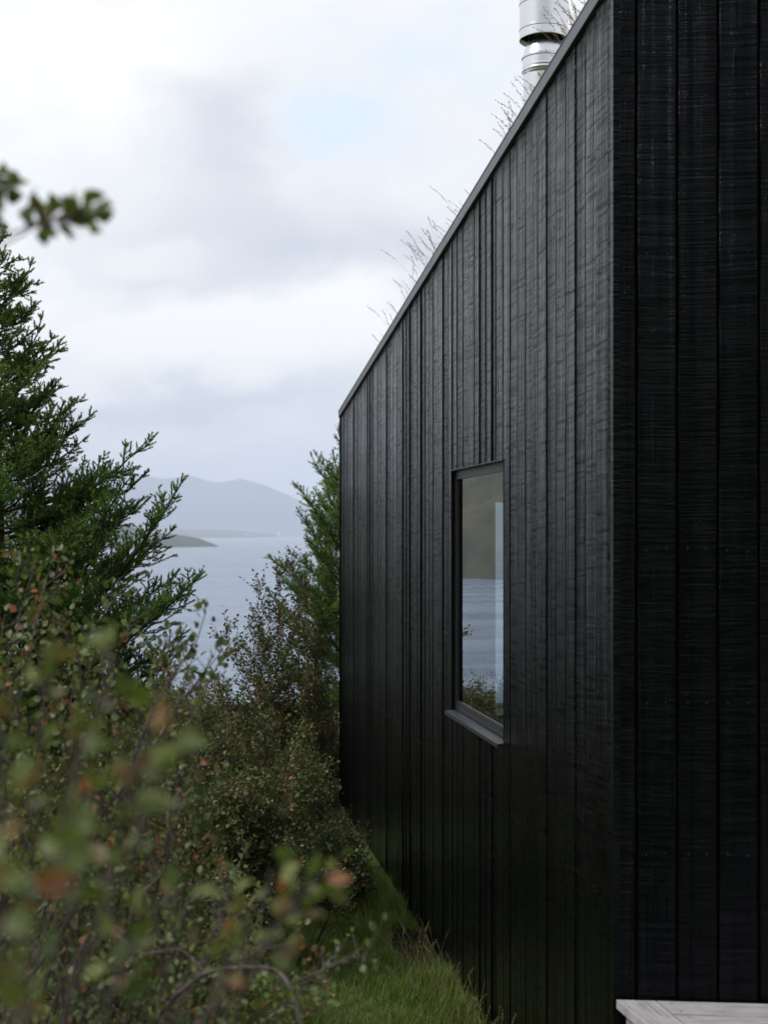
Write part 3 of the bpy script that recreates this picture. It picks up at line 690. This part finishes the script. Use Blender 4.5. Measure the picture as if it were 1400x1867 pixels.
def shrub(name, label, base, tips, rg, cat='bush', leaf=.022, n1=10, l1=.26, n2=3, l2=.10, gap=.018, brown=.16, r0=.010,
          smin=.25, simple=False, bow=.12, mat=None, spread=.12, sides=5, pet=.012, tintm=.36, group=None, upb=.25, ang=(30, 70), extra=()):
    t = thing(name, label, cat, tuple(base), group or ('birch bushes around the cabin' if name == 'birch_bush' else None))
    L, lp, ld, ls, lt = [], [], [], [], []
    def leafline(poly, s0, base_t):
        ln = np.linalg.norm(poly[-1] - poly[0]); n = max(1, int(ln * (1 - s0) / gap))
        for k in range(n + 1):
            s = s0 + (1 - s0) * min(1, (k + rg.uniform(-.2, .2)) / max(n, 1)); p, T = at(poly, s)
            D = side_dir(T, math.radians(rg.uniform(35, 75)) if k < n else .2, rg.uniform(0, 6.28)); D = nrm(D - UP * .15)
            lp.append(p + D * pet * rg.uniform(.5, 1.2)); ld.append(D); ls.append(leaf * rg.uniform(.6, 1.15))
            tv = base_t + rg.normal(0, .13)
            if rg.random() < brown * .4: tv = rg.uniform(.76, .97)
            lt.append(min(max(tv, 0), 1))
    def wig(poly, a):
        K = len(poly); j = np.cumsum(rg.normal(0, a, (K, 3)), 0); j -= j[0]; j -= np.linspace(0, 1, K)[:, None] * j[-1] * .6; return poly + j
    for (pp, ra, rb) in extra:
        pp = np.array(pp); fine_ = np.array([at(pp, q)[0] for q in np.linspace(0, 1, 22)]); fine_[1:-1] = (fine_[:-2] + 2 * fine_[1:-1] + fine_[2:]) / 4; L.append((fine_, np.linspace(ra, rb, 22)))
        for q in np.linspace(.25, .95, 9):
            p, T = at(pp, q); D = nrm(side_dir(T, 1.0, rg.uniform(0, 6.28)) + UP * .3); tw = np.array([p, p + D * .03, p + D * .07 + UP * .01]); L.append((tw, np.array([.0016, .0012, .0007]))); leafline(tw, .3, tintm)
    for tip in tips:
        tip = np.asarray(tip, float); b0 = base + rg.normal(0, spread, 3) * np.array([1, 1, 0])
        Lm = np.linalg.norm(tip - b0); mid = (b0 + tip) / 2 + rg.normal(0, bow * Lm, 3) * np.array([1, 1, .3]) + UP * bow * Lm * .5
        K = 16; st = wig(bez(b0, mid, tip, K), .008 * Lm)
        L.append((st, np.linspace(r0 * (.5 + .5 * min(Lm, 2) / 2), .0012, K)))
        leafline(st, max(.72, smin), tintm + rg.normal(0, .06))
        for i in range(n1):
            s = smin + (1 - smin) * (i + rg.random()) / n1; p, T = at(st, s)
            D = side_dir(T, math.radians(rg.uniform(*ang)), rg.uniform(0, 6.28)); D = nrm(D + UP * upb)
            ln = l1 * rg.uniform(.5, 1.2) * (1.15 - .75 * s)
            K1 = 6; sh = wig(bez(p, p + D * ln * .5 + rg.normal(0, .05 * ln, 3), p + D * ln + UP * .1 * ln, K1), .02 * ln)
            L.append((sh, np.linspace(.0028, .0009, K1)))
            bt = rg.uniform(.72, .9) if rg.random() < brown else tintm + rg.normal(0, .10)
            leafline(sh, .35 if n2 else .15, bt)
            for j in range(n2):
                s2 = .2 + .75 * (j + rg.random()) / n2; p2, T2 = at(sh, s2)
                D2 = side_dir(T2, math.radians(rg.uniform(30, 65)), rg.uniform(0, 6.28)); D2 = nrm(D2 + UP * upb * .8)
                l_ = l2 * rg.uniform(.5, 1.3); tw = np.array([p2, p2 + D2 * l_ * .5, p2 + D2 * l_ + UP * .1 * l_])
                L.append((tw, np.array([.0014, .001, .0007]))); leafline(tw, .15, bt + rg.normal(0, .05))
    v, f = tubes(L, sides); mesh_np('branches', v, f, m_bark, t, smooth=True)
    v, f, tt = leaves(np.array(lp), np.array(ld), np.array(ls), np.array(lt), rg, simple, .45)
    mesh_np('foliage', v, f, mat or m_leaf, t, tint=tt, smooth=not simple)
    print(name, 'leaves', len(lp))
    return t

# ------------------------------------------------------------------ spruces
rg = np.random.default_rng(5)
SY = 8.4
def gp(px, Y): x = (px - 700) / F * Y; return np.array([x, Y, float(gh(x, Y)) - .02])
b_ = gp(6, SY); top = P(-14, 404, SY)
hero = []
for (q0, q1, q2, dy, tn) in [((8, 985), (150, 925), (288, 788), -.1, .46), ((14, 1250), (215, 1090), (339, 866), -.25, .45), ((14, 1330), (235, 1180), (373, 1043), -.45, .42),
                             ((6, 870), (85, 835), (140, 772), .0, .4), ((10, 1130), (180, 1010), (262, 905), .15, .40), ((14, 1250), (200, 1160), (335, 1085), .1, .38),
                             ((10, 1090), (150, 1010), (238, 870), -.35, .44), ((12, 1180), (190, 1080), (322, 960), .2, .4), ((14, 1380), (200, 1280), (340, 1180), -.2, .35),
                             ((14, 1400), (170, 1330), (300, 1240), .2, .35), ((5, 800), (55, 765), (100, 690), -.05, .4), ((5, 700), (48, 660), (78, 575), .02, .4),
                             ((0, 560), (35, 525), (62, 470), .0, .45), ((8, 1040), (110, 930), (200, 850), .05, .4), ((10, 1100), (100, 1060), (170, 960), -.6, .4),
                             ((12, 1220), (120, 1130), (190, 1060), -.7, .4), ((8, 930), (60, 900), (120, 845), -.3, .42)]:
    hero.append((P(*q0, SY), P(*q1, SY + dy * .6), P(*q2, SY + dy), tn))
pf = lambda z: float(np.interp(z, [-2.2, -.8, -.1, .35, .65, 1.05, 1.45, 1.8], [1.0, 1.1, .85, .58, .47, .33, .24, .06]))
spruce('spruce_tree', 'dark green spruce at the left edge of the picture', b_, top,
       hero + rand_limbs(b_, top, 84, pf, rg, -1.9, 1.5) + rand_limbs(b_, top, 60, pf, rg, .2, 1.74), m_needle, rg, dens=820, nw=.0050, nl=.0155, sec_gap=.062)
RY = 13.7
b_ = gp(655, RY); top = P(655, 775, RY)
hero = []
for (q0, q1, q2, dy) in [((650, 930), (632, 860), (617, 772), -.1), ((652, 1060), (600, 960), (533, 878), 0), ((652, 1040), (615, 950), (592, 868), -.2), ((652, 1080), (590, 1010), (541, 926), -.15),
                         ((652, 1140), (560, 1075), (486, 1012), -.1), ((652, 1120), (590, 1060), (524, 1002), .1), ((652, 1180), (580, 1120), (520, 1060), -.3), ((652, 980), (625, 900), (607, 820), .1),
                         ((652, 1000), (605, 940), (572, 890), .3), ((652, 1100), (600, 1040), (556, 975), -.35), ((652, 1250), (580, 1180), (510, 1130), -.2), ((652, 1300), (570, 1260), (500, 1200), .2)]:
    hero.append((P(*q0, RY), P(*q1, RY + dy * .6), P(*q2, RY + dy), .52))
pf2 = lambda z: float(np.interp(z, [-2.2, -.8, 0, .5, .9, 1.2], [1.0, 1.0, .8, .45, .15, .05]))
spruce('spruce_tree', 'lighter green young spruce rising behind the far corner of the black cabin', b_, top,
       hero + rand_limbs(b_, top, 42, lambda z: .84 * pf2(z), rg, -1.9, .95, rise=.70), m_needle2, rg, dens=480, nw=.0052, nl=.021, sec_gap=.055)

# ------------------------------------------------------------------ birch scrub
rg = np.random.default_rng(21)
def tipsat(lst): return [P(a, b, c) for a, b, c in lst]
def scatter(n, px, py, Y): return [P(rg.uniform(*px), rg.uniform(*py), rg.uniform(*Y)) for _ in range(n)]
# upright reddish birch against the spruce by the cabin
YB = 12.8; BG = 'birch bushes around the cabin'
shrub('birch_bush', 'upright reddish brown birch bush between the lake view and the cabin corner', gp(530, YB),
      [P(a, b, c + 1.5) for a, b, c in ([(531, 1035, 11.3), (508, 1048, 11.2), (468, 1082, 11.2), (455, 1130, 11.1), (415, 1155, 11.0), (560, 1090, 11.5), (590, 1110, 11.8), (500, 1120, 11.4), (545, 1130, 10.9),
              (585, 1180, 11.6), (440, 1190, 11.4), (480, 1170, 10.9), (520, 1200, 10.8), (600, 1240, 11.3), (405, 1265, 11.2), (425, 1290, 10.8), (560, 1250, 10.7), (470, 1250, 10.6), (595, 1330, 10.9),
              (500, 1330, 10.5), (440, 1370, 10.6), (550, 1340, 10.4), (610, 1400, 11.2), (490, 1400, 10.3), (575, 1420, 10.4)])],
      rg, leaf=.034, n1=25, l1=.32, n2=5, l2=.11, gap=.020, brown=.20, simple=True, mat=m_leaf_far, smin=.12, spread=.10, bow=.06, upb=.5, ang=(22, 55), r0=.007, sides=4)
shrub('birch_bush', 'dark low birch bush in the shade under the far cabin corner', gp(560, 10.2),
      [P(px, py, Y) for px, py, Y in zip(rg.uniform(430, 570, 30), rg.uniform(1380, 1580, 30), rg.uniform(9.6, 10.8, 30))],
      rg, leaf=.028, n1=17, l1=.27, n2=5, l2=.09, gap=.018, brown=.14, simple=True, smin=.12, spread=.22, bow=.10, sides=4, r0=.008)
shrub('birch_bush', 'broad green birch bush in the middle, beside the grass strip', gp(430, 8.2),
      scatter(34, (280, 480), (1400, 1600), (7.4, 8.3)) + scatter(9, (330, 560), (1290, 1400), (7.9, 8.6)) + tipsat([(500, 1445, 7.9), (535, 1455, 7.8), (545, 1520, 7.9), (560, 1590, 7.6), (530, 1560, 7.6), (330, 1380, 8.2)]),
      rg, leaf=.028, n1=16, l1=.28, n2=5, l2=.10, gap=.018, brown=.10, smin=.15, spread=.2, bow=.10, simple=True, r0=.009, tintm=.42)
shrub('birch_bush', 'dark green birch bush at the foot of the left spruce', gp(180, 6.4),
      scatter(34, (20, 380), (1330, 1640), (5.9, 6.9)), rg, leaf=.024, n1=15, l1=.26, n2=4, l2=.09, gap=.017, brown=.12, smin=.15, spread=.25, bow=.1, simple=True, r0=.009)
shrub('birch_bush', 'twiggy dark birch bush filling the lower left in front of the grass', gp(330, 5.6),
      scatter(30, (60, 470), (1600, 1830), (5.1, 5.9)), rg, leaf=.021, n1=12, l1=.22, n2=4, l2=.09, gap=.018, brown=.12, smin=.2, spread=.2, bow=.1, r0=.008)
shrub('birch_bush', 'smallest birch bush, tucked into the dark gap at the foot of the side wall', gp(610, 9.4),
      scatter(34, (570, 665), (1510, 1640), (9.0, 10.0)), rg, leaf=.026, n1=12, l1=.14, n2=4, l2=.07, gap=.018, brown=.05, simple=True, smin=.08, spread=.15, bow=.1, sides=4, r0=.004, tintm=.22)
shrub('birch_bush', 'tall thin dark birch bush squeezed against the far edge of the black wall', gp(596, 13.1),
      scatter(26, (560, 612), (1270, 1500), (12.8, 13.5)), rg, leaf=.032, n1=16, l1=.22, n2=4, l2=.09, gap=.02, brown=.08, simple=True, smin=.08, spread=.12, bow=.05, upb=.4, sides=4, r0=.006, tintm=.3)
# far bushes towards the lake
far_specs = [(345, 15.5, (300, 405), (1248, 1330), .015, 'soft brownish birch bush standing before the lake shore'),
             (250, 14.5, (190, 320), (1270, 1360), .012, 'brownish birch bush behind the left spruce, before the lake'),
             (400, 13.2, (340, 470), (1330, 1400), .012, 'low green birch bush just before the small lawn'),
             (120, 13.0, (20, 210), (1230, 1340), .012, 'shaded birch bush behind the trunk of the left spruce'),
             (300, 11.6, (230, 400), (1350, 1420), .012, 'green birch bush behind the broad one in the middle')]
for (bx, YY, ax, ay, r0, lab) in far_specs:
    shrub('birch_bush', lab, gp(bx, YY), scatter(28, ax, ay, (YY - .7, YY + .7)), rg, leaf=.032, n1=18, l1=.32, n2=5, l2=.12, gap=.022,
          brown=.2, simple=True, mat=m_leaf_far, smin=.12, spread=.3, bow=.07, upb=.4, sides=4, r0=r0 * .7, tintm=.48)
# middle-distance birch on the left, softly out of focus
shrub('birch_bush', 'big birch bush at the left with brown tinged leaves, softly out of focus', gp(20, 4.2),
      tipsat([(60, 1060, 4.3), (120, 1030, 4.3), (10, 1040, 4.2), (175, 1085, 4.4), (230, 1140, 4.3), (100, 1120, 4.0), (40, 1130, 4.0), (160, 1160, 4.1), (290, 1165, 4.2), (330, 1130, 4.3), (350, 1190, 4.3), (270, 1210, 4.1),
              (200, 1230, 4.0), (120, 1200, 3.9), (60, 1200, 3.9), (20, 1250, 3.9), (340, 1240, 4.2), (270, 1290, 4.0), (180, 1300, 3.9), (100, 1290, 3.8), (30, 1340, 3.8), (240, 1370, 3.9), (330, 1330, 4.3),
              (150, 1400, 3.7), (60, 1430, 3.7), (300, 1440, 3.9), (220, 1470, 3.8), (120, 1500, 3.7), (370, 1480, 4.0)]),
      rg, leaf=.026, n1=11, l1=.20, n2=3, l2=.075, gap=.023, brown=.21, smin=.3, spread=.25, bow=.10, r0=.010, pet=.010, tintm=.40)
shrub('birch_branch', 'long crooked birch branch reaching right across the view of the lake', gp(-40, 3.7) + np.array([0, 0, .4]),
      tipsat([(425, 1168, 3.9), (400, 1190, 3.8), (370, 1110, 3.8)]), rg, cat='branch', leaf=.024, n1=9, l1=.10, n2=2, l2=.05, gap=.028, brown=.15, smin=.45, bow=.05, r0=.010, spread=.03)
# lower birch with sharp dark limbs along the bottom edge
shrub('birch_bush', 'birch bush along the bottom edge with crooked bare grey limbs', gp(120, 3.4) + np.array([0, 0, -.05]),
      tipsat([(660, 1745, 3.7), (600, 1790, 3.5), (520, 1730, 3.6), (560, 1840, 3.5), (450, 1800, 3.4), (400, 1720, 3.5), (330, 1770, 3.3), (250, 1700, 3.4), (480, 1660, 3.8), (350, 1640, 3.6),
              (200, 1600, 3.5), (120, 1650, 3.3), (60, 1580, 3.4), (300, 1850, 3.2), (180, 1800, 3.1), (60, 1740, 3.2), (420, 1580, 3.9), (270, 1540, 3.7), (500, 1880, 3.3), (400, 1870, 3.2), (100, 1860, 3.1)]),
      rg, leaf=.021, n1=11, l1=.13, n2=2, l2=.06, gap=.018, brown=.10, smin=.35, spread=.12, bow=.12, r0=.009, pet=.009, tintm=.36,
      extra=[(tipsat([(230, 1960, 3.3), (300, 1835, 3.2), (372, 1772, 3.15), (435, 1764, 3.1), (502, 1766, 3.1), (528, 1795, 3.05), (548, 1867, 3.0), (556, 1930, 3.0)]), .0062, .0038),
             (tipsat([(235, 1700, 3.5), (245, 1640, 3.5), (298, 1596, 3.45), (312, 1530, 3.4), (306, 1490, 3.4), (330, 1440, 3.4)]), .0048, .002),
             (tipsat([(372, 1772, 3.15), (330, 1730, 3.2), (262, 1742, 3.2), (190, 1690, 3.3)]), .004, .0015),
             (tipsat([(528, 1795, 3.05), (590, 1770, 3.1), (640, 1745, 3.15), (682, 1742, 3.2)]), .0035, .001)])
# nearest twigs, strongly out of focus
NB = P(-120, 2500, 1.25)
shrub('birch_bush', 'closest birch bush with big blurred green and orange leaves', NB,
      tipsat([(222, 1190, 1.30), (85, 1235, 1.25), (20, 1280, 1.15), (150, 1330, 1.05), (320, 1365, 1.20), (250, 1370, 1.10), (40, 1440, .85), (190, 1440, 1.1), (120, 1560, 1.0),
              (30, 1620, .95), (215, 1580, 1.3), (300, 1650, 1.25), (240, 1720, 1.2), (60, 1760, 1.0), (30, 1850, .95)]),
      rg, leaf=.027, n1=3, l1=.05, n2=0, gap=.034, brown=.16, smin=.86, spread=.03, bow=.04, r0=.0018, tintm=.44)
shrub('birch_twig', 'blurred birch twig with orange and lime leaves hanging before the grass', P(150, 2150, 1.45),
      tipsat([(618, 1572, 1.42), (500, 1600, 1.45), (560, 1620, 1.5), (420, 1640, 1.45), (540, 1660, 1.5), (420, 1740, 1.5)]),
      rg, cat='twig', leaf=.024, n1=3, l1=.045, n2=0, gap=.026, brown=.22, smin=.8, spread=.02, bow=.05, r0=.002, tintm=.54)
shrub('birch_twig', 'blurred birch twig with a few green leaves against the sky at the left', P(-330, 560, 1.6),
      tipsat([(158, 392, 1.55), (5, 345, 1.6), (-30, 420, 1.6), (110, 385, 1.58)]),
      rg, cat='twig', leaf=.026, n1=7, l1=.032, n2=0, gap=.017, brown=.06, smin=.86, spread=.01, bow=.01, r0=.003, tintm=.56, pet=.006)

# ------------------------------------------------------------------ grass
def blades(pos, h, lean, rg, wd=.003, tint=None, K=4):
    n = len(pos); a = rg.uniform(0, 6.28, n); d = np.stack([np.cos(a), np.sin(a), np.zeros(n)], -1); sd_ = np.stack([-np.sin(a), np.cos(a), np.zeros(n)], -1)
    vs = []
    for k in range(K):
        s = k / (K - 1); c = pos + UP * (h * s * (1 - .25 * lean * s))[:, None] + d * (h * lean * s * s)[:, None]
        ww = wd * (1 - s) ** .7 * .5 if k < K - 1 else 0.0
        vs += [c - sd_ * ww, c + sd_ * ww]
    v = np.stack(vs, 1); idx = (np.arange(n) * 2 * K)[:, None, None]
    q = np.array([(2*k, 2*k+1, 2*k+3, 2*k+2) for k in range(K - 1)])[None]
    return v.reshape(-1, 3), (idx + q).reshape(-1, 4), np.repeat(tint, 2 * K)
rg = np.random.default_rng(33)
n = 110000
gy_ = rg.uniform(5.6, 10.6, n); gx_ = rg.uniform(-2.2, 1.2, n)
wallx = C0[0] - .1509 * (gy_ - 4.9)
keep = gx_ < wallx - .01 + rg.uniform(-.01, .02, n)
keep &= ~((np.hypot((gx_ - (wallx - .10)) / .13, (gy_ - 8.35) / .42) < 1) & (rg.random(n) < .88))
clump = wobble(gx_, gy_, .16, 3) * .5 + .5; keep &= rg.random(n) < .45 + .55 * np.clip(clump, 0, 1)
gx_, gy_, clump = gx_[keep], gy_[keep], clump[keep]
hh = (1 + 1.3 * np.exp(-((gx_ - (C0[0] - .1509 * (gy_ - 4.9))) / .16) ** 2) * np.clip((8.1 - gy_) / .5, 0, 1)) * (.035 + .085 * np.clip(clump, 0, 1.2) * rg.uniform(.3, 1.2, len(gx_))) * (1 + .8 * np.exp(-((gy_ - 9.2) / .9) ** 2))
pos = np.stack([gx_, gy_, gh(gx_, gy_) - .005], -1)
v, f, t = blades(pos, hh, rg.uniform(.2, 1.1, len(pos)), rg, .0042, np.clip(.50 + .22 * wobble(gx_, gy_, .35, 7) + rg.normal(0, .21, len(pos)), 0, 1))
o = mesh_np('grass', v, f, m_grass, tint=t); tag(o, 'short green grass on the strip beside the black wall', 'grass', kind='stuff')
# tall seeding grass by the wall foot
def seed_grass(pos, h, rg, lean_dir, leanamt, hw=.0012, seedlen=.06, tone=(.2, .9), seeds=14, sw=.0028):
    L, sp_, sdv, ss_, tt_ = [], [], [], [], []
    for p, hh in zip(pos, h):
        ln = leanamt * rg.uniform(.3, 1.5); d = nrm(np.array([lean_dir[0] + rg.normal(0, .5), lean_dir[1] + rg.normal(0, .5), 0]))
        st = bez(p, p + UP * hh * .65 + d * ln * hh * .15, p + UP * hh + d * ln * hh * .75, 7)
        L.append((st, np.linspace(hw, hw * .45, 7)))
        tn = rg.uniform(*tone)
        for k in range(seeds):
            s = 1 - (seedlen / hh) * (k / seeds); q, T = at(st, s)
            D = side_dir(T, math.radians(rg.uniform(8, 30)), rg.uniform(0, 6.28))
            sp_.append(q + D * rg.uniform(0, .009)); sdv.append(D); ss_.append(rg.uniform(.006, .011)); tt_.append(tn)
    v, f = tubes(L, 3)
    n = len(sp_); sp_, sdv = np.array(sp_), np.array(sdv); ss_ = np.array(ss_)[:, None]
    side = nrm(np.cross(sdv, rg.normal(size=sdv.shape)))
    q = np.stack([sp_, sp_ + sdv * ss_ * .5 + side * sw * .5, sp_ + sdv * ss_, sp_ + sdv * ss_ * .5 - side * sw * .5], 1).reshape(-1, 3)
    fq = np.arange(n * 4).reshape(-1, 4) + len(v)
    return np.concatenate([v, q]), np.concatenate([f, fq]), np.concatenate([np.full(len(v), .3), np.repeat(tt_, 4)])
ps, hs = [], []
for k in range(110):
    Y_ = rg.uniform(6.2, 8.0); wx = C0[0] - .1509 * (Y_ - 4.9); x_ = wx - .03 - abs(rg.normal(0, .12)); ps.append((x_, Y_, float(gh(x_, Y_)))); hs.append(rg.uniform(.12, .30))
for k in range(40):
    Y_ = rg.uniform(7, 9.6); x_ = rg.uniform(-.7, .2); ps.append((x_, Y_, float(gh(x_, Y_)))); hs.append(rg.uniform(.10, .2))
v, f, t = seed_grass(np.array(ps), hs, rg, (-.2, -.2), .6, tone=(0, .5))
o = mesh_np('seeding_grass', v, f, m_dry, tint=t); tag(o, 'thin pale seeding grass stems at the foot of the black wall', 'grass', kind='stuff')
# turf roof grass
ps, hs = [], []
def tuft(px, n, sp, h):
    dxp = px - 700; L = 4.9 * (420 - dxp) / (dxp + 400) * 1.0113
    for _ in range(max(3, int(n * .7))):
        l = L + rg.normal(0, sp); e = -.03 - abs(rg.normal(0, .12)); l = min(max(l, .1), LW - .05)
        p = WL(l, e, ztop(l) - .03); ps.append(p); hs.append(h * rg.uniform(.40, .95))
for args in [(655, 6, .2, .20), (672, 9, .25, .25), (700, 10, .2, .24), (718, 12, .15, .27), (735, 14, .14, .30), (750, 20, .16, .34), (768, 28, .14, .34), (785, 22, .12, .30), (805, 14, .10, .27), (822, 12, .1, .24), (850, 5, .12, .14),
             (880, 8, .07, .12), (897, 10, .05, .20), (915, 20, .05, .24), (930, 14, .05, .22), (948, 22, .045, .20), (962, 14, .04, .16), (1010, 26, .04, .22), (1030, 26, .04, .22), (1045, 18, .035, .18), (1065, 10, .04, .13), (990, 12, .04, .15)]: tuft(*args)
for _ in range(160):
    l = rg.uniform(.2, LW - .1); ps.append(WL(l, -.1 - rg.uniform(0, 2.5), ztop(l) - .03)); hs.append(rg.uniform(.08, .24))
v, f, t = seed_grass(np.array(ps), np.array(hs), rg, (-.8, -.1), .75, hw=.0007, seedlen=.085, tone=(.4, 1), seeds=20, sw=.0044)
o = mesh_np('roof_grass', v, f, m_dry, tint=t); tag(o, 'dry reddish grass growing on the turf roof above the flashing', 'grass', kind='stuff')
n = 9000; l = rg.uniform(.1, LW - .1, n); e = -.06 - rg.uniform(0, 2.6, n)
pos = np.array([WL(a, b, ztop(a) - .03) for a, b in zip(l, e)])
v, f, t = blades(pos, rg.uniform(.03, .09, n), rg.uniform(.3, 1, n), rg, .004, rg.uniform(.5, 1, n))
o = mesh_np('turf', v, f, m_grass, tint=t); tag(o, 'short turf covering the sloping cabin roof', 'grass', kind='stuff')

# ------------------------------------------------------------------ dark soil against the wall
n1_, n2_ = 60, 36; a, b = np.meshgrid(np.linspace(-1, 1, n1_), np.linspace(-1, 1, n2_))
yy = 8.35 + a * .52; wx = C0[0] - .1509 * (yy - 4.9); xx = wx - .06 + b * .15
hm = np.clip(1 - a**2 - b**2 * .9, -.3, 1) * .05 + (wobble(xx, yy, .035, 2) + wobble(xx, yy, .013, 5)) * .018 * np.clip(1.2 - a**2 - b**2, 0, 1) - .012
o = mesh_np('soil', np.stack([xx, yy, gh(xx, yy) + hm], -1).reshape(-1, 3), grid_faces(*xx.shape), m_soil, smooth=True); tag(o, kind='structure')

# ------------------------------------------------------------------ haze
mb = MB(); q = 13800; zl, zh = -62, 620
mb.hexa([(-q, -1500, zl), (q, -1500, zl), (q, q, zl), (-q, q, zl), (-q, -1500, zh), (q, -1500, zh), (q, q, zh), (-q, q, zh)])
m_haze, nt, out = material('haze')
pv = nt.new('ShaderNodeVolumePrincipled'); pv.inputs['Color'].default_value = (.83, .895, 1.0, 1); pv.inputs['Density'].default_value = 1.4e-4
nt.l.new(pv.outputs[0], out.inputs['Volume'])
o = mb.build('haze', m_haze); tag(o, 'pale damp haze over the lake and mountains', 'haze', kind='stuff')
